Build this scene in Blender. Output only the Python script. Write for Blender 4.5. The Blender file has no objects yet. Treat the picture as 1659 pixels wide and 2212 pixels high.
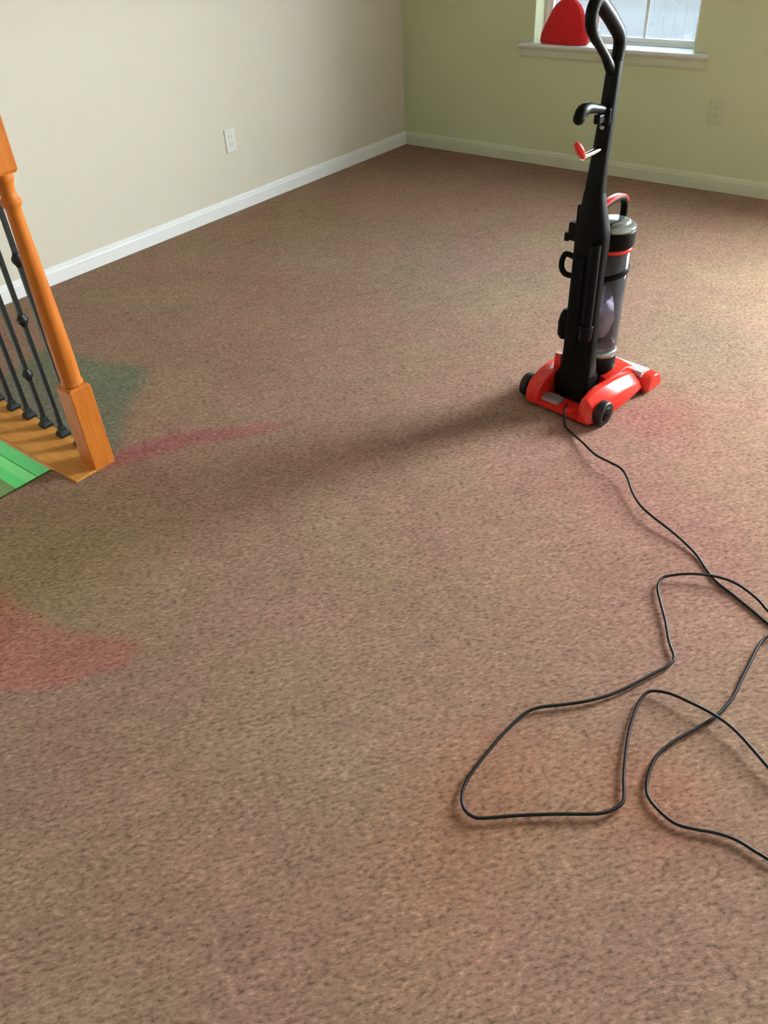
import bpy, bmesh, math, random
from mathutils import Vector, Matrix
random.seed(7)
S = bpy.context.scene
COL = S.collection

# ------------------------------------------------------------------ camera
def setup_camera():
    cd = bpy.data.cameras.new('camera'); co = bpy.data.objects.new('camera', cd); COL.objects.link(co)
    yaw, pit, rol = -0.70872, 0.67761, -0.06386
    f = Vector((math.sin(yaw)*math.cos(pit), math.cos(yaw)*math.cos(pit), -math.sin(pit)))
    r = Vector((math.cos(yaw), -math.sin(yaw), 0)); u = r.cross(f)
    r2 = r*math.cos(rol) + u*math.sin(rol); u2 = -r*math.sin(rol) + u*math.cos(rol)
    m = Matrix((r2, u2, -f)).transposed().to_4x4(); m.translation = Vector((3.682, -4.791, 1.5))
    co.matrix_world = m
    cd.sensor_fit = 'HORIZONTAL'; cd.sensor_width = 36.0; cd.lens = 1708.55/1659*36
    cd.clip_start = 0.02; cd.clip_end = 300
    S.camera = co
setup_camera()

# ------------------------------------------------------------------ sky, exposure, window portals
SKY = 90.0
w = bpy.data.worlds.new('overcast_sky'); S.world = w; w.use_nodes = True
w.node_tree.nodes['Background'].inputs[0].default_value = (0.93, 0.97, 1.0, 1)
w.node_tree.nodes['Background'].inputs[1].default_value = SKY
S.view_settings.view_transform = 'Standard'; S.view_settings.look = 'None'
S.view_settings.gamma = 1.0; S.view_settings.use_curve_mapping = False
S.view_settings.exposure = 0.64
S.cycles.use_denoising = True
S.cycles.max_bounces = 5; S.cycles.diffuse_bounces = 3; S.cycles.glossy_bounces = 3; S.cycles.transmission_bounces = 4; S.cycles.transparent_max_bounces = 12
S.cycles.use_adaptive_sampling = True; S.cycles.adaptive_threshold = 0.05; S.cycles.adaptive_min_samples = 32
S.cycles.sample_clamp_indirect = 12.0

ROOM_X, ROOM_Y, ROOM_H, WT = 6.6, -7.6, 2.44, 0.18
# window openings: back wall (x0,x1,z0,z1); right wall and front wall (along,along,z0,z1)
BACK_WIN = [(0.985, 1.955, 0.675, 2.10), (3.62, 4.80, 0.675, 2.10)]
RIGHT_WIN = []
FRONT_WIN = []
FASCIA_FILL_WIN = [(-4.98, -4.62, -0.72, -0.03)]     # added unseen opening in the left wall, lights the green fascia
FLOOR_FILL_WIN = [(-6.75, -6.43, 0.90, 1.95)]        # added unseen opening in the left wall, brightens the left floor
def portal(loc, rot, sx, sy):
    l = bpy.data.lights.new('window_portal', 'AREA'); l.shape = 'RECTANGLE'; l.size = sx; l.size_y = sy
    l.cycles.is_portal = True
    o = bpy.data.objects.new('window_portal', l); COL.objects.link(o); o.location = loc; o.rotation_euler = rot
for a, b, c, d in BACK_WIN: portal(((a+b)/2, WT+0.03, (c+d)/2), (-math.pi/2, 0, 0), b-a, d-c)
for a, b, c, d in RIGHT_WIN: portal((ROOM_X+WT+0.03, (a+b)/2, (c+d)/2), (-math.pi/2, 0, -math.pi/2), b-a, d-c)
for a, b, c, d in FRONT_WIN: portal(((a+b)/2, ROOM_Y-WT-0.03, (c+d)/2), (math.pi/2, 0, 0), b-a, d-c)

for a, b, c, d in FASCIA_FILL_WIN + FLOOR_FILL_WIN: portal((-WT-0.03, (a+b)/2, (c+d)/2), (math.pi/2, 0, -math.pi/2), b-a, d-c)

# ------------------------------------------------------------------ materials
def lin(c):
    return tuple(((x/255)/12.92 if x/255 <= 0.04045 else ((x/255+0.055)/1.055)**2.4) for x in c)
def nt(name):
    m = bpy.data.materials.new(name); m.use_nodes = True
    return m, m.node_tree, m.node_tree.nodes['Principled BSDF']
def N(t, kind, **kw):
    n = t.nodes.new(kind)
    for k, v in kw.items():
        if k in n.inputs.keys(): n.inputs[k].default_value = v
        else: setattr(n, k, v)
    return n
def plain(name, col, rough=0.5, metal=0.0, spec=0.5, noise=0.06, scale=40.0, bump=0.0, coat=0.0):
    """plastic / metal / paint with a little procedural mottling"""
    m, t, b = nt(name)
    tc = N(t, 'ShaderNodeTexCoord'); nz = N(t, 'ShaderNodeTexNoise', Scale=scale, Detail=1.0)
    t.links.new(tc.outputs['Object'], nz.inputs['Vector'])
    mr = N(t, 'ShaderNodeMapRange'); mr.inputs[3].default_value = 1-noise; mr.inputs[4].default_value = 1+noise
    t.links.new(nz.outputs['Fac'], mr.inputs[0])
    mx = N(t, 'ShaderNodeVectorMath', operation='SCALE'); mx.inputs[0].default_value = col
    t.links.new(mr.outputs[0], mx.inputs['Scale']); t.links.new(mx.outputs[0], b.inputs['Base Color'])
    b.inputs['Roughness'].default_value = rough; b.inputs['Metallic'].default_value = metal
    b.inputs['Specular IOR Level'].default_value = spec; b.inputs['Coat Weight'].default_value = coat
    if bump:
        bp = N(t, 'ShaderNodeBump', Strength=bump, Distance=0.002)
        t.links.new(nz.outputs['Fac'], bp.inputs['Height']); t.links.new(bp.outputs[0], b.inputs['Normal'])
    return m
M = {}
M['wall_left'] = plain('cream_wall_paint', (0.745, 0.700, 0.590), 0.9, noise=0.02, scale=180, spec=0.0)
M['wall_back'] = plain('khaki_wall', (0.66, 0.715, 0.46), 0.9, noise=0.03, scale=180, spec=0.0)  # greener base tone than the left wall
M['wall'] = plain('beige_wall_paint', (0.76, 0.70, 0.58), 0.9, noise=0.02, scale=120, spec=0.0)
M['ceiling'] = plain('white_ceiling_paint', (0.82, 0.80, 0.76), 0.9, noise=0.02, scale=90, spec=0.0)
M['trim_white'] = plain('white_gloss_trim', (0.89, 0.90, 0.91), 0.35, noise=0.015)
M['trim_cast'] = plain('white_trim_green_cast', (0.67, 0.71, 0.52), 0.4, noise=0.02)  # white trim with the back wall's green light cast put into its colour
M['win_white'] = plain('white_vinyl', (0.78, 0.80, 0.78), 0.35, noise=0.015)
M['plate'] = plain('outlet_plastic', (0.82, 0.82, 0.76), 0.35, noise=0.01)
M['plate_cast'] = plain('outlet_plastic_green_cast', (0.62, 0.67, 0.44), 0.35, noise=0.01)  # white outlet plastic, green light cast of that wall put into the colour
M['slot'] = plain('outlet_slot_dark', (0.25, 0.24, 0.20), 0.6)
M['green'] = plain('green_painted_board', (0.10, 0.82, 0.20), 0.45, noise=0.03)
M['green_highlight'] = plain('green_groove_highlight', (0.20, 0.92, 0.25), 0.45, noise=0.03)  # lighter green holds the highlight along the fascia groove
M['olive'] = plain('olive_stairwell_paint', (0.16, 0.25, 0.07), 0.8, noise=0.05)
M['black'] = plain('black_plastic', (0.0035, 0.0040, 0.0038), 0.42, spec=0.12, noise=0.1)
M['black_rough'] = plain('black_textured_plastic', (0.004, 0.0045, 0.0042), 0.6, spec=0.12, noise=0.1, scale=300, bump=0.2)
M['red'] = plain('red_plastic', (0.78, 0.028, 0.018), 0.22, spec=0.5, noise=0.04, coat=0.3)
M['silver'] = plain('silver_plastic', (0.34, 0.39, 0.40), 0.20, metal=0.75, noise=0.03)
M['chrome'] = plain('chrome_pin', (0.8, 0.8, 0.8), 0.12, metal=1.0, noise=0.02)
M['grey'] = plain('grey_plastic', (0.27, 0.24, 0.25), 0.4, noise=0.04)
M['grey_light'] = plain('pale_grey_plastic', (0.45, 0.42, 0.43), 0.3, noise=0.04)
M['rubber'] = plain('black_rubber', (0.014, 0.014, 0.014), 0.45, spec=0.4, noise=0.1)
M['iron'] = plain('wrought_iron', (0.012, 0.016, 0.016), 0.45, metal=0.3, noise=0.2, scale=120, bump=0.2)
M['cord'] = plain('cord_rubber', (0.008, 0.0075, 0.0075), 0.5, spec=0.3, noise=0.1)
M['dust'] = plain('grey_dust_lint', (0.72, 0.68, 0.73), 0.95, noise=0.5, scale=38, bump=0.8)
M['core'] = plain('dark_cyclone_plastic', (0.016, 0.015, 0.026), 0.35, noise=0.08)
M['lawn'] = plain('lawn_far', (0.095, 0.10, 0.094), 0.95, noise=0.25, scale=2.0)
M['street'] = plain('street_far', (0.115, 0.118, 0.120), 0.9, noise=0.1, scale=1.5)
M['drive'] = plain('driveway_far', (0.100, 0.096, 0.095), 0.9, noise=0.1, scale=1.5)

def mat_oak():
    m, t, b = nt('orange_oak')
    tc = N(t, 'ShaderNodeTexCoord'); mp = N(t, 'ShaderNodeMapping'); mp.inputs['Scale'].default_value = (60, 60, 5)
    nz = N(t, 'ShaderNodeTexNoise', Scale=1.0, Detail=5.0, Roughness=0.6, Distortion=0.6)
    t.links.new(tc.outputs['Object'], mp.inputs[0]); t.links.new(mp.outputs[0], nz.inputs['Vector'])
    cr = N(t, 'ShaderNodeValToRGB'); cr.color_ramp.elements[0].position = 0.3; cr.color_ramp.elements[1].position = 0.7
    cr.color_ramp.elements[0].color = (0.50, 0.135, 0.016, 1); cr.color_ramp.elements[1].color = (0.66, 0.21, 0.030, 1)
    t.links.new(nz.outputs['Fac'], cr.inputs[0]); t.links.new(cr.outputs[0], b.inputs['Base Color'])
    b.inputs['Roughness'].default_value = 0.5; b.inputs['Specular IOR Level'].default_value = 0.2
    bp = N(t, 'ShaderNodeBump', Strength=0.1, Distance=0.001); t.links.new(nz.outputs['Fac'], bp.inputs['Height'])
    t.links.new(bp.outputs[0], b.inputs['Normal'])
    return m
M['oak'] = mat_oak()
def mat_oak_flat():
    m = M['oak'].copy(); m.name = 'golden_oak_board'
    for n in m.node_tree.nodes:
        if n.type == 'MAPPING': n.inputs['Scale'].default_value = (5, 60, 60)
        if n.type == 'VALTORGB':
            n.color_ramp.elements[0].color = (0.62, 0.25, 0.045, 1); n.color_ramp.elements[1].color = (0.76, 0.36, 0.080, 1)
    return m
M['oak_flat'] = mat_oak_flat()

LAY = 54.0    # direction the pile leans, degrees
def mat_carpet(name, base, use_attr=True):
    m, t, b = nt(name)
    tc = N(t, 'ShaderNodeTexCoord')
    mp = N(t, 'ShaderNodeMapping', vector_type='TEXTURE'); mp.inputs['Rotation'].default_value = (0, 0, math.radians(LAY)); mp.inputs['Scale'].default_value = (1.9, 1.0, 1.0)
    t.links.new(tc.outputs['Object'], mp.inputs[0])
    cell = N(t, 'ShaderNodeTexVoronoi', Scale=190.0, Randomness=1.0)
    clump = N(t, 'ShaderNodeTexNoise', Scale=125.0, Detail=2.0, Roughness=0.6)
    soft = N(t, 'ShaderNodeTexNoise', Scale=28.0, Detail=2.0, Roughness=0.6)
    lay = N(t, 'ShaderNodeTexNoise', Scale=3.2, Detail=3.0, Roughness=0.65)
    hue = N(t, 'ShaderNodeTexNoise', Scale=2.3, Detail=2.0, Roughness=0.55)
    for n in (cell, clump, soft): t.links.new(mp.outputs[0], n.inputs['Vector'])
    for n in (lay, hue): t.links.new(tc.outputs['Object'], n.inputs['Vector'])
    def rng(src, a, b2, lo, hi):
        r = N(t, 'ShaderNodeMapRange'); r.inputs[1].default_value = a; r.inputs[2].default_value = b2
        r.inputs[3].default_value = lo; r.inputs[4].default_value = hi; t.links.new(src, r.inputs[0]); return r.outputs[0]
    def mul(a, b2):
        n = N(t, 'ShaderNodeMath', operation='MULTIPLY'); t.links.new(a, n.inputs[0]); t.links.new(b2, n.inputs[1]); return n.outputs[0]
    sep = N(t, 'ShaderNodeSeparateColor'); t.links.new(cell.outputs['Color'], sep.inputs[0])
    flecks = mul(rng(clump.outputs['Fac'], 0.28, 0.50, 0.52, 1.0), rng(clump.outputs['Fac'], 0.55, 0.76, 1.0, 1.50))
    k = mul(mul(rng(sep.outputs[0], 0.0, 1.0, 0.88, 1.12), flecks), mul(rng(soft.outputs['Fac'], 0.3, 0.7, 0.90, 1.10), rng(lay.outputs['Fac'], 0.3, 0.7, 0.93, 1.07)))
    mixh = N(t, 'ShaderNodeMix', data_type='RGBA')
    t.links.new(rng(hue.outputs['Fac'], 0.38, 0.62, 0.0, 1.0), mixh.inputs['Factor'])
    mixh.inputs['A'].default_value = (*[c*x for c, x in zip(base, (0.99, 1.02, 0.97))], 1)
    mixh.inputs['B'].default_value = (*[c*x for c, x in zip(base, (1.03, 0.96, 1.00))], 1)
    src = mixh.outputs['Result']
    if use_attr:
        at = N(t, 'ShaderNodeAttribute', attribute_name='carpet_tint')
        mm = N(t, 'ShaderNodeVectorMath', operation='MULTIPLY'); t.links.new(src, mm.inputs[0]); t.links.new(at.outputs['Color'], mm.inputs[1]); src = mm.outputs[0]
    sc = N(t, 'ShaderNodeVectorMath', operation='SCALE'); t.links.new(src, sc.inputs[0]); t.links.new(k, sc.inputs['Scale'])
    t.links.new(sc.outputs[0], b.inputs['Base Color'])
    b.inputs['Roughness'].default_value = 1.0; b.inputs['Specular IOR Level'].default_value = 0.0
    bp = N(t, 'ShaderNodeBump', Strength=0.30, Distance=0.004); t.links.new(clump.outputs['Fac'], bp.inputs['Height']); t.links.new(bp.outputs[0], b.inputs['Normal'])
    return m
M['carpet'] = mat_carpet('taupe_carpet', (0.322, 0.210, 0.149))
M['stair_carpet'] = mat_carpet('olive_stair_carpet', (0.085, 0.140, 0.032), False)

def mat_glass(name, tint, gloss=0.06):
    m, t, b = nt(name); t.nodes.remove(b)
    tr = N(t, 'ShaderNodeBsdfTransparent'); tr.inputs[0].default_value = (*tint, 1)
    gl = N(t, 'ShaderNodeBsdfGlossy', Roughness=0.02); mx = N(t, 'ShaderNodeMixShader'); mx.inputs[0].default_value = gloss
    t.links.new(tr.outputs[0], mx.inputs[1]); t.links.new(gl.outputs[0], mx.inputs[2])
    t.links.new(mx.outputs[0], t.nodes['Material Output'].inputs[0]); return m
M['glass'] = mat_glass('window_glass', (0.93, 0.96, 0.96))
M['screen'] = mat_glass('dimming_screen_sheet', (0.19, 0.20, 0.21), 0.02)  # added sheet that dims the daylight and view through one window
def mat_bin():
    m, t, b = nt('clear_bin_plastic'); t.nodes.remove(b)
    tr = N(t, 'ShaderNodeBsdfTransparent'); tr.inputs[0].default_value = (0.88, 0.87, 0.93, 1)
    df = N(t, 'ShaderNodeBsdfTranslucent'); df.inputs[0].default_value = (0.80, 0.78, 0.86, 1)
    d2 = N(t, 'ShaderNodeBsdfDiffuse'); d2.inputs[0].default_value = (0.62, 0.60, 0.68, 1)
    gl = N(t, 'ShaderNodeBsdfGlossy', Roughness=0.08)
    m0 = N(t, 'ShaderNodeMixShader'); m0.inputs[0].default_value = 0.5
    t.links.new(df.outputs[0], m0.inputs[1]); t.links.new(d2.outputs[0], m0.inputs[2])
    m1 = N(t, 'ShaderNodeMixShader'); m1.inputs[0].default_value = 0.20
    t.links.new(tr.outputs[0], m1.inputs[1]); t.links.new(m0.outputs[0], m1.inputs[2])
    lw = N(t, 'ShaderNodeLayerWeight', Blend=0.25); m2 = N(t, 'ShaderNodeMixShader')
    t.links.new(lw.outputs['Fresnel'], m2.inputs[0]); t.links.new(m1.outputs[0], m2.inputs[1]); t.links.new(gl.outputs[0], m2.inputs[2])
    t.links.new(m2.outputs[0], t.nodes['Material Output'].inputs[0]); return m
M['bin'] = mat_bin()
def mat_cloth():
    m, t, b = nt('red_felt_cloth')
    tc = N(t, 'ShaderNodeTexCoord'); nz = N(t, 'ShaderNodeTexNoise', Scale=260.0, Detail=2.0); t.links.new(tc.outputs['Object'], nz.inputs['Vector'])
    cr = N(t, 'ShaderNodeValToRGB'); cr.color_ramp.elements[0].position = 0.3; cr.color_ramp.elements[1].position = 0.7
    cr.color_ramp.elements[0].color = (0.40, 0.010, 0.014, 1); cr.color_ramp.elements[1].color = (0.72, 0.022, 0.026, 1)
    t.links.new(nz.outputs['Fac'], cr.inputs[0]); t.links.new(cr.outputs[0], b.inputs['Base Color'])
    b.inputs['Roughness'].default_value = 0.95; b.inputs['Sheen Weight'].default_value = 0.3
    bp = N(t, 'ShaderNodeBump', Strength=0.5, Distance=0.002); t.links.new(nz.outputs['Fac'], bp.inputs['Height']); t.links.new(bp.outputs[0], b.inputs['Normal'])
    # thin felt lets some daylight through
    tl = N(t, 'ShaderNodeBsdfTranslucent'); tl.inputs[0].default_value = (0.85, 0.02, 0.02, 1)
    mx = N(t, 'ShaderNodeMixShader'); mx.inputs[0].default_value = 0.25
    t.links.new(b.outputs[0], mx.inputs[1]); t.links.new(tl.outputs[0], mx.inputs[2]); t.links.new(mx.outputs[0], t.nodes['Material Output'].inputs[0])
    return m
M['cloth'] = mat_cloth()

# ------------------------------------------------------------------ mesh helpers
class MB:
    def __init__(s): s.v = []; s.f = []; s.sm = []
    def add(s, vs, fs, smooth=False):
        o = len(s.v); s.v += [tuple(x) for x in vs]; s.f += [tuple(i+o for i in f) for f in fs]; s.sm += [smooth]*len(fs); return s
    def box(s, a, b):
        x0, y0, z0 = a; x1, y1, z1 = b
        return s.add([(x0,y0,z0),(x1,y0,z0),(x1,y1,z0),(x0,y1,z0),(x0,y0,z1),(x1,y0,z1),(x1,y1,z1),(x0,y1,z1)],
                     [(0,3,2,1),(4,5,6,7),(0,1,5,4),(1,2,6,5),(2,3,7,6),(3,0,4,7)])
    def loft(s, rings, cap=True, smooth=True, closed=False):
        n = len(rings[0]); vs = [p for r in rings for p in r]; fs = []
        m = len(rings)
        for i in range(m if closed else m-1):
            j = (i+1) % m
            for k in range(n):
                l = (k+1) % n; fs.append((i*n+k, i*n+l, j*n+l, j*n+k))
        s.add(vs, fs, smooth)
        if cap and not closed:
            s.add(rings[0], [tuple(reversed(range(n)))], False); s.add(rings[-1], [tuple(range(n))], False)
        return s
    def lathe(s, prof, c=(0,0), n=32, cap=True):
        rings = [[(c[0]+r*math.cos(2*math.pi*k/n), c[1]+r*math.sin(2*math.pi*k/n), z) for k in range(n)] for r, z in prof]
        return s.loft(rings, cap)
    def tube(s, pts, rad, n=10, closed=False, flat=1.0):
        P = [Vector(p) for p in pts]; R = rad if isinstance(rad, (list, tuple)) else [rad]*len(P); rings = []; up = None
        for i, p in enumerate(P):
            a = P[(i-1) % len(P)] if (closed or i > 0) else p; b = P[(i+1) % len(P)] if (closed or i < len(P)-1) else p
            t = (b-a).normalized()
            if up is None: up = Vector((1,0,0)) if abs(t.x) < 0.9 else Vector((0,0,1))
            x = (up - t*up.dot(t)).normalized(); y = t.cross(x); up = x
            rings.append([p + (x*math.cos(2*math.pi*k/n)*flat + y*math.sin(2*math.pi*k/n))*R[i] for k in range(n)])
        return s.loft(rings, True, True, closed)
    def build(s, name, mat, parent=None, bevel=0.0, seg=2, sub=0):
        me = bpy.data.meshes.new(name); me.from_pydata(s.v, [], s.f); me.update()
        bm = bmesh.new(); bm.from_mesh(me); bmesh.ops.recalc_face_normals(bm, faces=bm.faces)
        bm.to_mesh(me); bm.free()
        me.polygons.foreach_set('use_smooth', s.sm)
        o = bpy.data.objects.new(name, me); COL.objects.link(o); me.materials.append(mat)
        if parent: o.parent = parent
        if bevel:
            b = o.modifiers.new('bevel', 'BEVEL'); b.width = bevel; b.segments = seg; b.limit_method = 'ANGLE'; b.angle_limit = math.radians(40)
        if sub:
            b = o.modifiers.new('sub', 'SUBSURF'); b.levels = sub; b.render_levels = sub
        return o
def tag(o, label=None, cat=None, group=None, kind=None):
    if label: o['label'] = label
    if cat: o['category'] = cat
    if group: o['group'] = group
    if kind: o['kind'] = kind
    return o
def empty(name, loc=(0,0,0), rz=0.0):
    o = bpy.data.objects.new(name, None); COL.objects.link(o); o.location = loc; o.rotation_euler = (0,0,rz); o.empty_display_size = 0.1; return o
def struct(o, label=None): return tag(o, label, None, None, 'structure')
def box(name, a, b, mat, parent=None, bevel=0.0):
    """box mesh whose origin is its own base centre (world units, relative to parent origin)"""
    c = ((a[0]+b[0])/2, (a[1]+b[1])/2, min(a[2], b[2]))
    o = MB().box([a[i]-c[i] for i in range(3)], [b[i]-c[i] for i in range(3)]).build(name, mat, parent, bevel); o.location = c; return o
def rrect(hx, hy, r, n=4, cx=0, cy=0):
    pts = []
    for q, (sx, sy) in enumerate(((1,1),(-1,1),(-1,-1),(1,-1))):
        for k in range(n+1):
            a = math.pi/2*(q + k/n); pts.append((cx+sx*(hx-r)+r*math.cos(a), cy+sy*(hy-r)+r*math.sin(a)))
    return pts
def catmull(P, per=8):
    out = []; Q = [P[0]]+list(P)+[P[-1]]
    for i in range(1, len(Q)-2):
        p0, p1, p2, p3 = (Vector(x) for x in Q[i-1:i+3])
        for k in range(per):
            t = k/per; out.append(0.5*((2*p1)+(p2-p0)*t+(2*p0-5*p1+4*p2-p3)*t*t+(3*p1-p0-3*p2+p3)*t**3))
    out.append(Vector(P[-1])); return out

# ------------------------------------------------------------------ the room
SX, SY = 1.414, -3.822            # stairwell opening: x < SX, y < SY
STAIR_Y0 = -5.0
def inpoly(x, y, P):
    r = False
    for i in range(len(P)):
        (x1, y1), (x2, y2) = P[i], P[i-1]
        if (y1 > y) != (y2 > y) and x < (x2-x1)*(y-y1)/(y2-y1)+x1: r = not r
    return r
def sdist(x, y, P):
    d = 1e9
    for i in range(len(P)):
        (x1, y1), (x2, y2) = P[i-1], P[i]; dx, dy = x2-x1, y2-y1
        t = max(0, min(1, ((x-x1)*dx+(y-y1)*dy)/(dx*dx+dy*dy))); d = min(d, math.hypot(x-x1-t*dx, y-y1-t*dy))
    return -d if inpoly(x, y, P) else d
TINT_PATCHES = [   # coloured patches tinted into the carpet: outline, edge softness, tint
    ([(1.66,-4.32),(1.738,-4.296),(1.81,-4.267),(1.913,-4.259),(2.038,-4.254),(2.121,-4.225),(2.201,-4.181),(2.268,-4.158),(2.297,-4.166),(2.318,-4.226),(2.276,-4.292),(2.241,-4.361),(2.128,-4.456),(2.0,-4.56),(1.7,-4.6)], 0.014, (1.17,0.81,0.90)),
    ([(0.58,-3.274),(0.761,-3.282),(0.932,-3.266),(1.064,-3.204),(1.128,-3.207),(1.203,-3.29),(1.273,-3.41),(1.385,-3.527),(1.493,-3.615),(1.524,-3.66),(1.50,-3.70),(0.7,-3.70)], 0.028, (0.62,0.95,0.93)),
    ([(1.56,-3.74),(1.50,-3.68),(1.516,-3.617),(1.585,-3.448),(1.671,-3.372),(1.80,-3.24),(1.90,-3.16),(1.82,-3.31),(1.682,-3.49),(1.603,-3.65)], 0.032, (1.03,0.68,0.86)),
]
BLOBS = [    # broad soft tinted areas: centre, radius, tint
    (1.75,-4.0,0.40,(0.97,1.0,0.90)), (1.79,-4.15,0.25,(0.98,1.02,0.90)), (2.05,-2.93,0.5,(1.0,0.95,1.02)), (3.12,-2.68,0.6,(1.02,0.94,1.0)),
    (2.86,-1.84,0.30,(0.86,0.98,0.98)), (1.51,-1.69,0.75,(0.95,1.05,1.13)), (3.21,-3.91,0.16,(1.06,0.88,0.86)), (3.49,-3.80,0.14,(1.08,0.84,0.80)),
    (3.27,-4.29,0.22,(1.06,0.94,0.95)), (2.78,-4.49,0.22,(1.03,0.97,0.95)), (0.35,-1.59,0.4,(0.92,0.98,0.84)), (1.22,-2.31,0.4,(1.03,0.95,0.95)),
    (2.92,-2.42,0.14,(1.06,0.82,0.90)), (3.23,-4.09,0.15,(1.04,0.90,0.86)), (0.7,-0.8,0.9,(1.0,0.95,0.90)), (3.1,-3.0,0.5,(1.03,0.94,0.98)),
]
def build_floor():
    def axis(a, b, step, extra):
        n = max(1, round((b-a)/step)); v = [a+(b-a)*i/n for i in range(n+1)]
        return sorted(set([x for x in v if all(abs(x-e) > step*0.35 for e in extra)] + list(extra)))
    X = axis(0, ROOM_X, 0.02, [SX]); Y = axis(ROOM_Y, 0, 0.02, [SY, STAIR_Y0])
    vs = []; idx = {}; cols = []
    def vid(i, j):
        if (i, j) not in idx:
            x, y = X[i], Y[j]; idx[(i, j)] = len(vs); vs.append((x, y, 0.0)); c = [1.0, 1.0, 1.0]
            for P, soft, tint in TINT_PATCHES:
                d = sdist(x, y, P) if (min(p[0] for p in P)-.15 < x < max(p[0] for p in P)+.15 and min(p[1] for p in P)-.15 < y < max(p[1] for p in P)+.15) else 1
                k = max(0, min(1, 0.5-d/(2*soft))); c = [a*(1+(q-1)*k) for a, q in zip(c, tint)]
            for bx, by, r, tint in BLOBS:
                k = math.exp(-((x-bx)**2+(y-by)**2)/(r*r)); c = [a*(1+(q-1)*k) for a, q in zip(c, tint)]
            cols.append((*c, 1.0))
        return idx[(i, j)]
    fs = []
    for i in range(len(X)-1):
        for j in range(len(Y)-1):
            cx, cy = (X[i]+X[i+1])/2, (Y[j]+Y[j+1])/2
            if cx < SX and STAIR_Y0 < cy < SY: continue
            fs.append((vid(i,j), vid(i+1,j), vid(i+1,j+1), vid(i,j+1)))
    me = bpy.data.meshes.new('floor'); me.from_pydata(vs, [], fs); me.update()
    ca = me.color_attributes.new('carpet_tint', 'FLOAT_COLOR', 'POINT')
    ca.data.foreach_set('color', [q for c in cols for q in c])
    o = bpy.data.objects.new('floor', me); COL.objects.link(o); me.materials.append(M['carpet'])
    struct(o, 'wall-to-wall taupe carpet with faint pink and green patches')
build_floor()
def wall_pieces(name, mat, n_axis, pos, thick, a0, a1, z0, z1, holes):
    """wall slab with rectangular openings, joined to one mesh; n_axis 'y' = wall runs along x"""
    mb = MB(); xs = sorted(set([a0, a1]+[h[0] for h in holes]+[h[1] for h in holes])); 
    def put(a, b, c, d):
        if b-a < 1e-6 or d-c < 1e-6: return
        if n_axis == 'y': mb.box((a, min(pos, pos+thick), c), (b, max(pos, pos+thick), d))
        else: mb.box((min(pos, pos+thick), a, c), (max(pos, pos+thick), b, d))
    for a, b in zip(xs[:-1], xs[1:]):
        h = [q for q in holes if q[0] <= a+1e-6 and q[1] >= b-1e-6]
        if h: put(a, b, z0, h[0][2]); put(a, b, h[0][3], z1)
        else: put(a, b, z0, z1)
    o = mb.build(name, mat); return struct(o)
LOW = -1.4
tag(wall_pieces('wall_left', M['wall_left'], 'x', 0, -WT, ROOM_Y-WT, WT, LOW, ROOM_H, FASCIA_FILL_WIN + FLOOR_FILL_WIN), 'cream painted wall on the left')
tag(wall_pieces('wall_back', M['wall_back'], 'y', 0, WT, 0, ROOM_X+WT, -0.3, ROOM_H, BACK_WIN), 'khaki wall with the window')
wall_pieces('wall_right', M['wall'], 'x', ROOM_X, WT, ROOM_Y-WT, 0, -0.3, ROOM_H, RIGHT_WIN)
wall_pieces('wall_front', M['wall'], 'y', ROOM_Y, -WT, 0, ROOM_X, LOW, ROOM_H, FRONT_WIN)
struct(box('ceiling', (-WT, ROOM_Y-WT, ROOM_H), (ROOM_X+WT, WT, ROOM_H+0.15), M['ceiling']))

def baseboard(name, mat, p0, p1, nrm, label):
    """moulded skirting from p0 to p1 standing off the wall along nrm"""
    prof = [(0,0),(0.014,0),(0.014,0.058),(0.011,0.064),(0.010,0.072),(0.005,0.080),(0,0.083)]
    rings = [[(p[0]+nrm[0]*d, p[1]+nrm[1]*d, z) for d, z in prof] for p in (p0, p1)]
    o = MB().loft(rings, True, False).build(name, mat); return struct(o, label)
baseboard('baseboard_left', M['trim_white'], (0, SY+0.02), (0, -0.0005), (1, 0), 'white baseboard along the cream wall')
baseboard('baseboard_back', M['trim_cast'], (0.014, 0), (ROOM_X, 0), (0, -1), 'white baseboard tinted with a green light cast along the khaki wall')
baseboard('baseboard_right', M['trim_white'], (ROOM_X, -0.02), (ROOM_X, ROOM_Y), (-1, 0), None)

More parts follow.
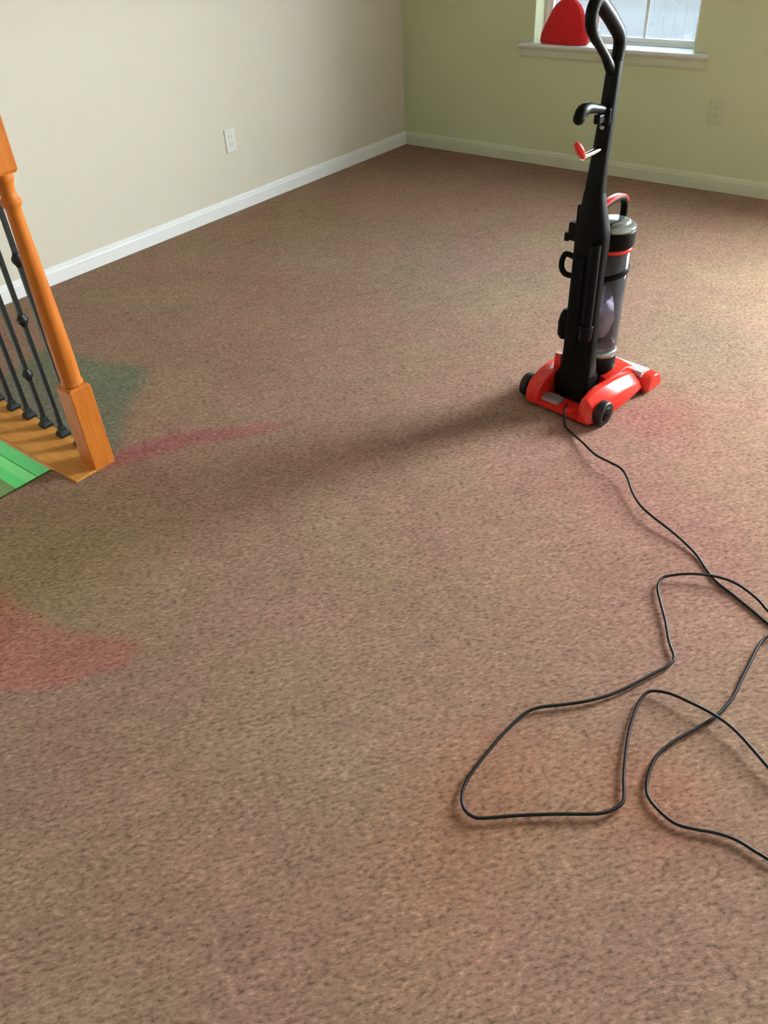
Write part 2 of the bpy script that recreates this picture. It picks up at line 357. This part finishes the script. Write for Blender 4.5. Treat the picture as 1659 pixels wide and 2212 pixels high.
def window(n, hole, axis, label):
    """axis 'back': opening in the back wall; vinyl frame, two sashes with grilles, glass, added dimming screen, stool and apron"""
    x0, x1, z0, z1 = hole; root = empty('window_%d' % n); struct(root, label)
    if axis == 'back': root.location = (x0, 0, z0)
    elif axis == 'left': root.location = (0, x0, z0); root.rotation_euler = (0, 0, math.pi/2)
    elif axis == 'right': root.location = (ROOM_X, hole[1], z0); root.rotation_euler = (0, 0, -math.pi/2)
    else: root.location = (x1, ROOM_Y, z0); root.rotation_euler = (0, 0, math.pi)
    W, Hh = x1-x0, z1-z0; fy0, fy1 = 0.110, 0.172
    fr = MB(); t = 0.028
    fr.box((0, fy0, 0), (t, fy1, Hh)); fr.box((W-t, fy0, 0), (W, fy1, Hh)); fr.box((t, fy0, Hh-t), (W-t, fy1, Hh)); fr.box((t, fy0, 0.0012), (W-t, fy1, 0.014))
    fr.build('frame', M['win_white'], root, 0.003)
    mid = Hh/2
    for k, (a, b, y0) in enumerate(((0.012, mid+0.015, 0.116), (mid-0.015, Hh-t, 0.143))):
        s = MB(); r = 0.022; y1 = y0+0.026
        s.box((t, y0, a), (t+r, y1, b)); s.box((W-t-r, y0, a), (W-t, y1, b)); s.box((t+r, y0, a), (W-t-r, y1, a+0.024)); s.box((t+r, y0, b-0.026), (W-t-r, y1, b))
        so = s.build('sash', M['win_white'], root, 0.003)
        gx0, gx1 = t+r, W-t-r; cols = 3; gh0, gh1 = a+0.024, b-0.026
        for c in range(1, cols):
            x = gx0+(gx1-gx0)*c/cols; MB().box((x-0.009, y0+0.008, gh0), (x+0.009, y0+0.018, gh1)).build('muntin', M['win_white'], so, 0.002)
        zc = (gh0+gh1)/2; MB().box((gx0, y0+0.0085, zc-0.009), (gx1, y0+0.0175, zc+0.009)).build('muntin', M['win_white'], so, 0.002)
        MB().box((gx0, y0+0.011, gh0), (gx1, y0+0.015, gh1)).build('pane', M['glass'], so)
    if axis == 'back' and n == 1:
        MB().box((t, 0.1705, 0.012), (W-t, 0.1715, Hh-t)).build('dimming_screen', M['screen'], root)  # unseen sheet added to cut the light of this window
    mt = M['trim_cast'] if n == 1 else M['trim_white']
    MB().box((-0.088, -0.042, -0.018), (W+0.088, 0.130, 0.001)).build('sill', M['win_white'], root, 0.006, 3)
    prof = [(0,-0.018),(0.018,-0.018),(0.018,-0.03),(0.013,-0.036),(0.012,-0.066),(0.006,-0.078),(0,-0.080)]
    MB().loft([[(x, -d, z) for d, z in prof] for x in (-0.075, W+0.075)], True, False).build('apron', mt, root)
window(1, BACK_WIN[0], 'back', 'white vinyl grid window above a pale sill, the red bag in its corner')
window(2, BACK_WIN[1], 'back', 'white vinyl grid window further right in the khaki wall')
if RIGHT_WIN: window(3, RIGHT_WIN[0], 'right', 'white vinyl window in the right wall')
if FRONT_WIN: window(4, FRONT_WIN[0], 'front', 'white vinyl window in the front wall')

window(6, FLOOR_FILL_WIN[0], 'left', 'narrow unseen window in the cream wall, added as fill light')
window(5, FASCIA_FILL_WIN[0], 'left', 'small unseen window low on the left wall, added to light the fascia')
# ground far below outside
struct(box('ground_outside', (-60, -60, -3.1), (60, 21, -3.0), M['lawn']))
struct(box('street_outside', (-60, 21, -3.1), (60, 29, -3.0), M['street']))
struct(box('pavement_outside', (-60, 29, -3.1), (60, 38, -3.0), M['drive']))
struct(box('verge_outside', (-60, 38, -3.1), (60, 140, -3.0), M['street']))

# ------------------------------------------------------------------ stairwell
def stairs():
    root = empty('stairs', (SX, (SY+STAIR_Y0)/2, 0)); struct(root, 'carpeted stairs going down beside the oak railing')
    w2 = (SY-STAIR_Y0)/2-0.012; run, rise = 0.262, 0.187
    for k in range(1, 6):
        x1 = -(k-1)*run; z = -k*rise
        if x1-run < -SX+0.0: x0 = -SX+0.005
        else: x0 = x1-run-0.02
        MB().box((x0, -w2, z-0.19), (x1-0.001*k, w2, z)).build('step', M['stair_carpet'], root, 0.012, 3)
    MB().box((-0.02, -w2, -0.19), (0.0, w2, -0.004)).build('riser', M['stair_carpet'], root, 0.004)
stairs()
# oak landing board beside the opening, green fascia under it, stairwell side walls
struct(box('trim_1', (0.002, SY-0.012, -0.012), (1.5455, -3.6795, 0.006), M['oak_flat'], None, 0.004), 'golden oak landing board under the iron balusters')
fas = empty('trim_2', (0.7, SY, -0.26)); struct(fas, 'bright green painted fascia board below the oak landing board')
MB().box((-0.695, -0.004, 0.157), (SX-0.702, 0.02, 0.258)).build('upper_board', M['green'], fas, 0.003)
MB().box((-0.695, -0.009, 0.085), (SX-0.702, 0.02, 0.155)).build('moulding', M['green_highlight'], fas, 0.006, 3)
MB().box((-0.695, -0.004, 0.0), (SX-0.702, 0.02, 0.083)).build('lower_board', M['green'], fas, 0.003)
struct(box('wall_stairwell', (0.0, SY+0.002, LOW), (SX, SY+0.06, -0.262), M['olive']))
struct(box('wall_stairwell_front', (0.0, STAIR_Y0-0.06, LOW), (SX, STAIR_Y0, -0.002), M['wall']))
struct(box('wall_stairwell_end', (SX, STAIR_Y0-0.06, LOW), (SX+0.06, SY+0.06, -0.01), M['wall']))
struct(box('floor_lower', (0.0, ROOM_Y, LOW-0.05), (SX+0.06, SY+0.06, LOW), M['stair_carpet']))

def railing():
    NX, NY = 1.507, -3.718
    root = empty('stair_railing', (NX, NY, 0)); tag(root, 'orange oak and black iron stair railing ending in a turned newel post', 'railing')
    z0 = 0.0062
    nb = MB(); h = 0.0385
    def sq(hh, z): return [(-hh,-hh,z),(hh,-hh,z),(hh,hh,z),(-hh,hh,z)]
    nb.loft([sq(h, 0.001), sq(h, 0.293), sq(h-0.006, 0.301)], True, False)
    nb.lathe([(0.031,0.300),(0.0345,0.304),(0.0355,0.309),(0.0335,0.314),(0.0315,0.319),(0.0320,0.36),(0.0312,0.45),(0.0285,0.56),(0.0250,0.68),(0.0220,0.78),(0.0208,0.835),(0.0215,0.846),(0.0255,0.852),(0.0285,0.860),(0.0275,0.868),(0.0225,0.873),(0.0205,0.885),(0.0212,0.900),(0.0240,0.912),(0.0275,0.918),(0.0285,0.926),(0.0275,0.932),(0.0270,0.940)])
    nb.loft([sq(0.0285, 0.936), sq(0.033, 0.945), sq(0.033, 1.12)], True, False)
    nb.lathe([(0.026,1.118),(0.030,1.135),(0.040,1.15),(0.042,1.165),(0.030,1.185),(0.008,1.195)])
    nb.build('newel_post', M['oak'], root, 0.0025)
    hr = MB(); pr = [(-0.026,0.93),(0.026,0.93),(0.029,0.95),(0.031,0.972),(0.022,0.987),(0.0,0.992),(-0.022,0.987),(-0.031,0.972),(-0.029,0.95)]
    by = -3.690-NY
    hr.loft([[(x, y+by*0.3, z+0.06) for y, z in pr] for x in (-NX+0.002, -0.031)], True, True)
    hr.build('handrail', M['oak_flat'], root)
    i = 0; x = 1.373
    proto = {}
    while x > 0.05:
        kind = i % 2; bx = x-NX
        def mk():
            bar = MB(); hh = 0.0068
            bar.loft([[(-hh,-hh,z),(hh,-hh,z),(hh,hh,z),(-hh,hh,z)] for z in (z0, 0.99)], True, False)
            sh = MB()
            sh.loft([[(sx*q, sy*q, z) for sx, sy in ((-1,-1),(1,-1),(1,1),(-1,1))] for q, z in ((0.019,z0-0.0003),(0.019,z0+0.010),(0.0165,z0+0.016),(0.012,z0+0.022),(0.0105,z0+0.034),(0.0085,z0+0.037))], True, False)
            kn = MB()
            kn.lathe([(0.007,-0.022),(0.0105,-0.020),(0.011,-0.015),(0.0165,-0.008),(0.0185,0.0),(0.0165,0.008),(0.011,0.015),(0.0105,0.020),(0.007,0.022)], n=12)
            return bar, sh, kn
        if not proto:
            b, s, k = mk(); ob = b.build('baluster', M['iron'], root, 0.001, 1); os_ = s.build('shoe', M['iron'], ob, 0.001, 1); ok = k.build('knuckle', M['iron'], ob)
            proto = {'b': ob, 's': os_, 'k': ok}; first = True
        else:
            ob = proto['b'].copy(); COL.objects.link(ob); ob.parent = root
            os_ = proto['s'].copy(); COL.objects.link(os_); os_.parent = ob
            ok = proto['k'].copy(); COL.objects.link(ok); ok.parent = ob
        ob.location = (bx, by, 0)
        zs = (0.215, 0.665) if kind == 0 else (0.445,)
        ok.location = (0, 0, zs[0])
        for z in zs[1:]:
            o2 = ok.copy(); COL.objects.link(o2); o2.parent = ob; o2.location = (0, 0, z)
        x -= 0.1085; i += 1
railing()

# ------------------------------------------------------------------ wall outlets
def outlet(loc, rz, label, mat):
    root = empty('wall_outlet', loc, rz); tag(root, label, 'outlet', 'wall outlets')
    hw, hh = 0.0385, 0.061      # local: x along wall, -y out of wall, origin at plate centre
    MB().loft([[(x, y, z) for x, z in rrect(a, b, 0.004)] for a, b, y in ((hw,hh,0.0),(hw,hh,-0.004),(hw-0.003,hh-0.003,-0.0065))], True, False).build('cover_plate', mat, root)
    for s in (-1, 1):
        zc = s*0.0195
        r = MB().loft([[(x, y, z+zc) for x, z in rrect(0.017, 0.0145, 0.008)] for y in (-0.0060, -0.0085)], True, False).build('receptacle', mat, root, 0.0008, 1)
        sl = MB(); sl.box((-0.0085, -0.0088, zc-0.002), (-0.0060, -0.0080, zc+0.008)); sl.box((0.0060, -0.0088, zc-0.001), (0.0085, -0.0080, zc+0.007))
        sl.lathe([(0.0, 0)], n=3, cap=False) if False else None
        sl.box((-0.0025, -0.0088, zc-0.0095), (0.0025, -0.0080, zc-0.0055))
        sl.build('slot', M['slot'], r)
    MB().loft([[(0.0028*math.cos(k*math.pi/5), y, 0.0028*math.sin(k*math.pi/5)) for k in range(10)] for y in (-0.0055, -0.0075)]).build('screw', mat, root)
outlet((0.0003, -1.617, 0.380), math.pi/2, 'white electrical outlet on the cream wall above the white baseboard', M['plate'])
outlet((2.137, -0.0003, 0.408), 0, 'pale electrical outlet on the khaki wall below the window', M['plate_cast'])

# ------------------------------------------------------------------ red bag on the sill
def red_bag():
    root = empty('red_pouch', (1.178, 0.012, 0.6765)); tag(root, 'red felt drawstring pouch with a gathered top on the window sill', 'pouch')
    prof = [(0.0,0.140,0.040),(0.010,0.152,0.048),(0.05,0.148,0.050),(0.09,0.134,0.046),(0.13,0.115,0.040),(0.165,0.098,0.036),(0.195,0.077,0.029),(0.213,0.054,0.022),(0.224,0.030,0.014)]
    rings = []
    n = 40
    for z, a, b in prof:
        k = z/0.224; ring = []
        for q in range(n):
            t = 2*math.pi*q/n; w = 1+0.035*math.sin(9*t+1)*k+0.02*math.sin(4*t+z*20)
            c, s = math.cos(t), math.sin(t)
            ring.append((a*math.copysign(abs(c)**0.8, c)*w+0.012*k, b*math.copysign(abs(s)**0.8, s)*w, z))
        rings.append(ring)
    body = MB().loft(rings).build('pouch_body', M['cloth'], root)
    ruff = MB(); rr = []
    for z, a in ((0.218,0.016),(0.232,0.026),(0.246,0.040)):
        rr.append([(0.012+a*(1+0.25*math.sin(7*t))*math.cos(t), 0.5*a*(1+0.25*math.sin(7*t))*math.sin(t), z+0.006*math.sin(5*t)) for t in [2*math.pi*q/n for q in range(n)]])
    ruff.loft(rr).build('gathered_mouth', M['cloth'], root)
    MB().tube([(0.012+0.02*math.cos(t), 0.014*math.sin(t), 0.222) for t in [2*math.pi*q/20 for q in range(20)]], 0.0035, 8, True).build('drawstring', M['black'], root)
red_bag()

# ------------------------------------------------------------------ upright vacuum cleaner  (local: x right, y forward, z up)
def vacuum():
    root = empty('upright_vacuum', (2.635, -2.555, 0), math.radians(-7)); tag(root, 'black and red upright vacuum cleaner with a clear dust bin standing on the carpet', 'vacuum cleaner')
    # --- floor head
    fb = MB()
    def fender(s):
        #       v     top   bottom inner outer
        secs = [(-0.058,0.048,0.014,0.090,0.124),(-0.051,0.072,0.012,0.084,0.134),(-0.032,0.092,0.012,0.080,0.139),(0.0,0.103,0.012,0.078,0.141),(0.040,0.108,0.014,0.078,0.146),
                (0.080,0.107,0.016,0.080,0.152),(0.130,0.104,0.020,0.080,0.154),(0.180,0.097,0.024,0.080,0.154),(0.220,0.088,0.028,0.080,0.152),(0.250,0.076,0.030,0.080,0.148),(0.268,0.062,0.030,0.082,0.144)]
        rings = []
        for v, h, b, i, o in secs:
            w2 = o-i
            pr = [(i,b),(i,h-0.010),(i+0.005,h-0.002),(i+w2*0.22,h),(i+w2*0.42,h-0.003),(i+w2*0.80,h-0.026 if h > 0.06 else h*0.6),(i+w2*0.90,h-0.036 if h > 0.06 else h*0.5),(o,max(b+0.006,h*0.45)),(o,b+0.003),(o-0.004,b)]
            if s < 0: pr[4:8] = [(i+w2*0.55,h-0.001),(i+w2*0.86,h-0.005),(i+w2*0.96,h-0.014),(o,h-0.028 if h > 0.06 else h*0.6)]
            rings.append([(s*x, v, max(z, b)) for x, z in pr])
        fb.loft(rings)
    fender(1); fender(-1)
    # rear tray joining the fenders, and the hood between them
    fb.box((-0.092, -0.054, 0.012), (0.092, 0.03, 0.026))
    hood = []
    for v, z in ((0.125,0.096),(0.16,0.110),(0.20,0.114),(0.235,0.111),(0.265,0.100),(0.292,0.076)):
        hood.append([(-0.092,v,0.02),(-0.092,v,z-0.008),(-0.05,v,z),(0.0,v,z+0.004),(0.05,v,z),(0.092,v,z-0.008),(0.092,v,0.02)])
    fb.loft(hood)
    base = fb.build('base_housing', M['red'], root, 0.003, 2); base.modifiers['bevel'].angle_limit = math.radians(18); base.modifiers['bevel'].harden_normals = True
    nz = MB(); pr = []
    for k in range(13):
        a = math.pi*(k/12); pr.append((0.308-0.052*math.cos(a), 0.012+0.055*math.sin(a)**0.75))
    rings = []
    for u, q in ((-0.167,0.72),(-0.165,0.88),(-0.160,0.97),(-0.152,1.0),(0.152,1.0),(0.160,0.97),(0.165,0.88),(0.167,0.72)):
        rings.append([(u, 0.308+(v-0.308)*q, 0.012+(z-0.012)*(0.6+0.4*q)) for v, z in pr])
    nz.loft(rings); nz.build('nozzle', M['red'], root)
    wn = MB(); wr = []
    for u in (-0.030, 0.128):
        wr.append([(u, 0.268, 0.055), (u, 0.272, 0.074), (u, 0.300, 0.0735), (u, 0.328, 0.069), (u, 0.332, 0.055)])
    wn.loft(wr, True, False).build('brush_window', M['grey_light'], root, 0.003)
    # pedal and grey pad on the rear tray
    MB().loft([[(x, y, z) for x, y in rrect(a, b, 0.012, 4, -0.048, -0.010)] for a, b, z in ((0.038,0.024,0.025),(0.038,0.024,0.032),(0.032,0.019,0.037))]).build('foot_pedal', M['grey'], root)
    lug = MB(); lug.loft([[(x, y, z) for x, y in rrect(a, b, 0.005, 3, -0.098, 0.085)] for a, b, z in ((0.015,0.014,0.09),(0.014,0.012,0.146),(0.011,0.009,0.153))]); lug.build('release_tab', M['red'], root)
    # wheels
    def wheel(u, v, r, wd):
        rg = []
        prof = [(-0.5,0.62),(-0.5,0.86),(-0.42,0.97),(-0.25,1.0),(0.25,1.0),(0.42,0.97),(0.5,0.86),(0.5,0.62)]
        for a, q in prof: rg.append([(a*wd, r*q*math.cos(2*math.pi*k/32), r*q*math.sin(2*math.pi*k/32)) for k in range(32)])
        o = MB().loft(rg).build('wheel', M['rubber'], root); o.location = (u, v, r+0.0005)
        hb = MB(); hr = []
        s = 1 if u > 0 else -1
        for a, q in ((0.42,0.60),(0.50,0.60),(0.56,0.50),(0.56,0.22),(0.60,0.18)): hr.append([(s*a*wd, r*q*math.cos(2*math.pi*k/24), r*q*math.sin(2*math.pi*k/24)) for k in range(24)])
        hb.loft(hr).build('hub', M['black'], o)
    wheel(0.150, 0.0, 0.043, 0.032); wheel(-0.158, -0.004, 0.042, 0.028)
    # --- motor housing and spine
    sp = MB(); rings = []
    for z, ua, ub, v0, v1, r in ((0.027,-0.040,0.052,0.024,0.085,0.010),(0.040,-0.050,0.056,0.022,0.092,0.012),(0.11,-0.062,0.056,0.030,0.095,0.014),(0.20,-0.066,0.048,0.044,0.092,0.014),(0.35,-0.067,0.042,0.046,0.090,0.014),(0.50,-0.067,0.042,0.046,0.092,0.016),(0.560,-0.066,0.044,0.044,0.096,0.016),(0.600,-0.063,0.043,0.040,0.096,0.018),(0.640,-0.056,0.036,0.036,0.092,0.018),(0.680,-0.050,0.028,0.032,0.084,0.018),(0.73,-0.042,0.020,0.030,0.076,0.016)):
        rings.append([(x, y, z) for x, y in rrect((ub-ua)/2, (v1-v0)/2, r, 4, (ua+ub)/2, (v0+v1)/2)])
    sp.loft(rings); sp.build('spine_body', M['black'], root)
    # ribs on the rear of the spine
    MB().box((-0.050, 0.041, 0.17), (-0.012, 0.048, 0.53)).build('rear_panel', M['black_rough'], root, 0.003)
    MB().loft([[(x, y, z) for x, y in rrect(a, b, 0.012, 4, -0.016, 0.078)] for a, b, z in ((0.060,0.042,0.027),(0.064,0.046,0.040),(0.064,0.046,0.098),(0.056,0.040,0.115))]).build('pivot_housing', M['black'], root)
    MB().box((-0.059, 0.038, 0.620), (-0.034, 0.070, 0.686)).build('release_latch', M['black'], root, 0.006, 3)
    # motor drum below the bin
    MB().lathe([(0.060,0.06),(0.066,0.075),(0.066,0.125),(0.063,0.145),(0.058,0.158)], (0, 0.170)).build('motor_housing', M['black'], root)
    MB().lathe([(0.058,0.157),(0.0645,0.159),(0.0655,0.166),(0.0645,0.176),(0.060,0.179)], (0, 0.170)).build('silver_ring', M['silver'], root)
    # --- dust bin
    BC = (0, 0.170)
    db = MB(); prof = [(0.030,0.181),(0.0575,0.181),(0.0605,0.190),(0.0615,0.30),(0.0635,0.530),(0.0615,0.530),(0.0595,0.30),(0.0585,0.192),(0.030,0.185)]
    db.lathe(prof, BC, 40, False); dbo = db.build('dust_bin', M['bin'], root)
    MB().lathe([(0.020,0.532),(0.042,0.528),(0.043,0.40),(0.040,0.375),(0.034,0.36),(0.022,0.355)], (-0.008, 0.158)).build('cyclone_core', M['core'], dbo)
    MB().lathe([(0.018,0.19),(0.019,0.356)], (0, 0.150), 20).build('cyclone_tube', M['core'], dbo)
    # lint in the bottom of the bin
    ln = MB(); rr = []; n = 28
    for k, (r, z) in enumerate(((0.054,0.192),(0.057,0.21),(0.056,0.26),(0.053,0.31),(0.040,0.338),(0.016,0.348))):
        rr.append([((r*(1+0.10*math.sin(3*t+k)+0.06*math.sin(7*t+2*k)))*0.93*math.cos(t), 0.170+(r*(1+0.08*math.sin(4*t+k)))*0.93*math.sin(t), z+0.008*math.sin(2*t+k*0.7)*(k > 1)) for t in [2*math.pi*q/n for q in range(n)]])
    ln.loft(rr).build('dust_clump', M['dust'], dbo)
    # slanted black band around the bin
    bd = []
    for k in range(40):
        t = 2*math.pi*k/40; x, y = 0.0650*math.cos(t), 0.170+0.0650*math.sin(t); zz = 0.450+0.16*(y-0.170)+0.16*x
        bd.append([(x*0.985, 0.170+(y-0.170)*0.985, zz-0.010), (x*1.02, 0.170+(y-0.170)*1.02, zz-0.009), (x*1.02, 0.170+(y-0.170)*1.02, zz+0.009), (x*0.985, 0.170+(y-0.170)*0.985, zz+0.010)])
    MB().loft(bd, False, True, True).build('bin_band', M['black'], dbo)
    MB().lathe([(0.062,0.524),(0.0668,0.525),(0.0672,0.531),(0.0668,0.537),(0.062,0.538)], BC, 40).build('red_ring', M['red'], root)
    MB().lathe([(0.064,0.537),(0.0685,0.539),(0.0705,0.55),(0.0705,0.585),(0.069,0.592),(0.066,0.594)], BC, 40).build('bin_lid', M['black'], root)
    MB().lathe([(0.069,0.5915),(0.0712,0.595),(0.0700,0.602),(0.0560,0.611),(0.048,0.610),(0.046,0.617),(0.032,0.622),(0.008,0.622)], BC, 40).build('lid_top', M['silver'], root, 0.001)
    # carry handle: black strap with red top
    pth = catmull([(0,0.076,0.655),(0,0.092,0.672),(0,0.135,0.681),(0,0.182,0.681),(0,0.208,0.670),(0,0.219,0.645),(0,0.219,0.598)], 6)
    ch = MB()
    def strap(mb, off, th, wd, a, b):
        rings = []
        for i in range(a, b):
            p = pth[i]; t = (pth[min(i+1, len(pth)-1)]-pth[max(i-1, 0)]).normalized(); nr = Vector((0, -t.z, t.y))
            if nr.z < 0 and i < len(pth)*0.6: nr = -nr
            rings.append([Vector((sx*wd, 0, 0))+p+nr*(off+sy*th) for sx, sy in ((-1,-1),(1,-1),(1,1),(-1,1))])
        mb.loft(rings, True, True)
    strap(ch, 0.0, 0.0065, 0.011, 0, len(pth)); ch.build('carry_handle', M['black'], root, 0.003)
    rt = MB(); strap(rt, 0.0085, 0.0038, 0.0115, 6, 28); rt.build('handle_grip_cap', M['red'], root, 0.002)
    # --- pole
    po = MB(); rings = []
    for z, uc, hu, vc, hv in ((0.70,-0.011,0.0320,0.054,0.023),(0.76,-0.009,0.0285,0.052,0.0205),(0.84,-0.006,0.0240,0.053,0.018),(0.93,-0.002,0.0220,0.056,0.0178),(1.02,0.0,0.0205,0.060,0.0175),(1.075,0.0,0.0195,0.064,0.0175)):
        rings.append([(x, y, z) for x, y in rrect(hu, hv, min(hu, hv)*0.7, 5, uc, vc)])
    po.loft(rings).build('pole', M['black'], root)
    MB().box((-0.0215, 0.034, 0.915), (0.0185, 0.076, 0.965)).build('hook_collar', M['black'], root, 0.008, 3)
    MB().lathe([(0.0,0),(0.007,0.0),(0.007,0.004),(0.004,0.006)], n=14).build('button', M['silver'], root)
    b = bpy.data.objects['button']; b.location = (0.0, 0.036, 0.912); b.rotation_euler = (math.pi/2, 0, 0)
    # --- grip loop
    gp = [(0.066,1.045,0.0195),(0.075,1.095,0.0195),(0.070,1.132,0.0200),(0.028,1.171,0.0205),(-0.014,1.202,0.0205),(-0.052,1.226,0.0190),(-0.072,1.206,0.0185),(-0.072,1.176,0.0180),(-0.054,1.150,0.0150),(-0.022,1.122,0.0125),(0.010,1.094,0.0130),(0.040,1.062,0.016)]
    pts = catmull([(0, v, z) for v, z, r in gp]+[(0, gp[0][0], gp[0][1])], 5)[:-1]
    rad = []
    for i in range(len(gp)):
        for k in range(5): rad.append(gp[i][2]*(1-k/5)+gp[(i+1) % len(gp)][2]*k/5)
    MB().tube(pts, rad, 12, True, 0.85).build('grip_loop', M['black'], root)
    # --- cord hooks
    hk = catmull([(0,0.045,0.955),(0,0.0,0.966),(0,-0.045,0.976),(0,-0.075,0.972),(0,-0.086,0.958)], 5)
    hr = [0.0125+0.0065*min(1, max(0, (i-6)/8)) for i in range(len(hk))]
    d = (hk[-1]-hk[-2]).normalized()
    for a, q in ((0.006,0.94),(0.011,0.78),(0.015,0.5),(0.017,0.15)): hk.append(hk[20]+d*a); hr.append(hr[20]*q)
    MB().tube(hk, hr, 14, False, 0.85).build('upper_cord_hook', M['black'], root)
    MB().box((-0.010, 0.000, 0.925), (0.010, 0.050, 0.950)).build('hook_latch', M['black'], root, 0.004)
    # red lower hook on a chrome pin
    ph = []
    ax = Vector((0, -0.66, 0.75)).normalized(); nx = Vector((0, 0.75, 0.66)).normalized(); cc = Vector((0, -0.066, 0.871))
    for k in range(9):
        a = -math.pi/2+math.pi*k/8; ph.append([cc+ax*(0.036*math.cos(a)*math.cos(t))+Vector((0.014*math.cos(a)*math.sin(t), 0, 0))+nx*(0.011*math.sin(a)) for t in [2*math.pi*q/20 for q in range(20)]])
    ph[0] = [cc+(p-cc)*1.0 for p in ph[0]]
    MB().loft(ph).build('lower_cord_hook', M['red'], root)
    MB().tube([(0,-0.050,0.850),(0,0.0,0.852),(0,0.040,0.854)], 0.0085, 12).build('hook_pin', M['chrome'], root)
    # --- clips and hose holders on the left of the spine
    c1 = MB(); c1.box((-0.092, 0.052, 0.565), (-0.056, 0.082, 0.622)); c1.box((-0.104, 0.050, 0.560), (-0.088, 0.076, 0.588)); c1.build('tool_clip', M['black'], root, 0.005, 3)
    pr = [(-0.062,0.065,0.512),(-0.096,0.062,0.516),(-0.108,0.060,0.492),(-0.106,0.060,0.466),(-0.090,0.062,0.450),(-0.062,0.066,0.450)]
    MB().tube(catmull(pr, 5), 0.0095, 10, False, 1.0).build('hose_clip', M['black'], root)
    rings = []
    for z, a, b in ((0.225,0.010,0.016),(0.240,0.020,0.022),(0.285,0.021,0.022),(0.315,0.014,0.018),(0.330,0.006,0.010)):
        rings.append([(x, y, z) for x, y in rrect(a, b, a*0.6, 3, -0.078, 0.070)])
    MB().loft(rings).build('lower_clip', M['black'], root)
    # wand tube on the rear right with its cup
    MB().tube([(0.026,0.036,0.285),(0.026,0.036,0.45),(0.024,0.038,0.58)], 0.0165, 16).build('wand', M['black_rough'], root)
    MB().lathe([(0.0175,0.262),(0.021,0.270),(0.0225,0.312),(0.0205,0.315),(0.0185,0.300)], (0.026, 0.034), 24).build('wand_cup', M['black'], root)
vacuum()

# ------------------------------------------------------------------ power cord
def cord():
    s1 = [(2.722,-2.683),(2.788,-2.725),(2.86,-2.776),(2.92,-2.797),(2.964,-2.809),(2.999,-2.838),(3.039,-2.889),(3.086,-2.935),(3.14,-2.966),(3.194,-2.986),(3.25,-3.01),(3.297,-3.038),(3.333,-3.072),(3.373,-3.105),(3.422,-3.128),(3.481,-3.155),(3.532,-3.18)]
    x1 = [(3.585,-3.20),(3.64,-3.20),(3.67,-3.165),(3.645,-3.13),(3.59,-3.135),(3.55,-3.15)]
    s2 = [(3.521,-3.146),(3.484,-3.121),(3.426,-3.1),(3.375,-3.104),(3.321,-3.127),(3.279,-3.159),(3.259,-3.186),(3.265,-3.224),(3.292,-3.268),(3.326,-3.319),(3.363,-3.382),(3.389,-3.417),(3.392,-3.445),(3.372,-3.495),(3.329,-3.592),(3.289,-3.652),(3.244,-3.7),(3.205,-3.738),(3.188,-3.771),(3.179,-3.824),(3.175,-3.899),(3.176,-3.98),(3.187,-4.023),(3.208,-4.047),(3.233,-4.051),(3.254,-4.039),(3.305,-3.994),(3.367,-3.944),(3.43,-3.896),(3.451,-3.868),(3.458,-3.839),(3.435,-3.789),(3.413,-3.732),(3.394,-3.672),(3.381,-3.603),(3.382,-3.563),(3.394,-3.546),(3.427,-3.534),(3.472,-3.533),(3.532,-3.536),(3.585,-3.551),(3.666,-3.597)]
    x2 = [(3.78,-3.66),(3.93,-3.66),(4.02,-3.54),(3.95,-3.36),(3.80,-3.24),(3.66,-3.19),(3.575,-3.20)]
    s3 = [(3.544,-3.233),(3.538,-3.272),(3.54,-3.331),(3.541,-3.388),(3.543,-3.457),(3.532,-3.525),(3.51,-3.581),(3.482,-3.646),(3.469,-3.698),(3.472,-3.744),(3.482,-3.782),(3.498,-3.804),(3.53,-3.819),(3.564,-3.824),(3.6,-3.811),(3.632,-3.796),(3.668,-3.787),(3.706,-3.789),(3.728,-3.79)]
    x3 = [(3.85,-3.80),(4.05,-3.78),(4.3,-3.80)]
    r = 0.0037; z = r+0.0005
    pts = [(2.650,-2.575,0.0345),(2.658,-2.602,0.0335),(2.668,-2.628,0.026),(2.682,-2.648,0.012),(2.698,-2.664,0.0055)]
    def lift(seq, f):
        for i, (x, y) in enumerate(seq): pts.append((x, y, z+f(i)))
    lift(s1, lambda i: 0.022*math.exp(-((i-3.5)/2.5)**2)+0.012*math.exp(-((i-8)/2.0)**2))
    lift(x1, lambda i: 0.006*i/5)
    lift(s2, lambda i: 0.010*math.exp(-((i-3)/3)**2)+0.010*math.exp(-((i-39)/3.0)**2)+0.004)
    lift(x2, lambda i: 0.004+0.012*math.exp(-((i-5)/1.2)**2))
    lift(s3, lambda i: 0.003)
    lift(x3, lambda i: 0.0)
    P = [tuple(p) for p in catmull(pts, 4)]
    root = empty('power_cord', (2.722, -2.683, 0)); tag(root, 'long black power cord looping across the carpet from the vacuum', 'cord')
    L = [(x-2.722, y+2.683, zz) for x, y, zz in P]
    MB().tube(L, r, 8).build('cable', M['cord'], root)
    e = pts[-1]
    rings = [[(e[0]-2.722+dx, e[1]+2.683+a, e[2]+0.004+b) for a, b in rrect(hy, hz, 0.003, 3)] for dx, hy, hz in ((-0.005,0.004,0.004),(0.005,0.009,0.0075),(0.03,0.012,0.0085),(0.036,0.010,0.007))]
    pl = MB().loft(rings).build('plug', M['cord'], root)
    pg = MB()
    for a in (-0.006, 0.006): pg.box((e[0]-2.722+0.035, e[1]+2.683+a-0.0008, e[2]+0.001), (e[0]-2.722+0.052, e[1]+2.683+a+0.0008, e[2]+0.007))
    pg.build('prong', M['chrome'], pl)
cord()
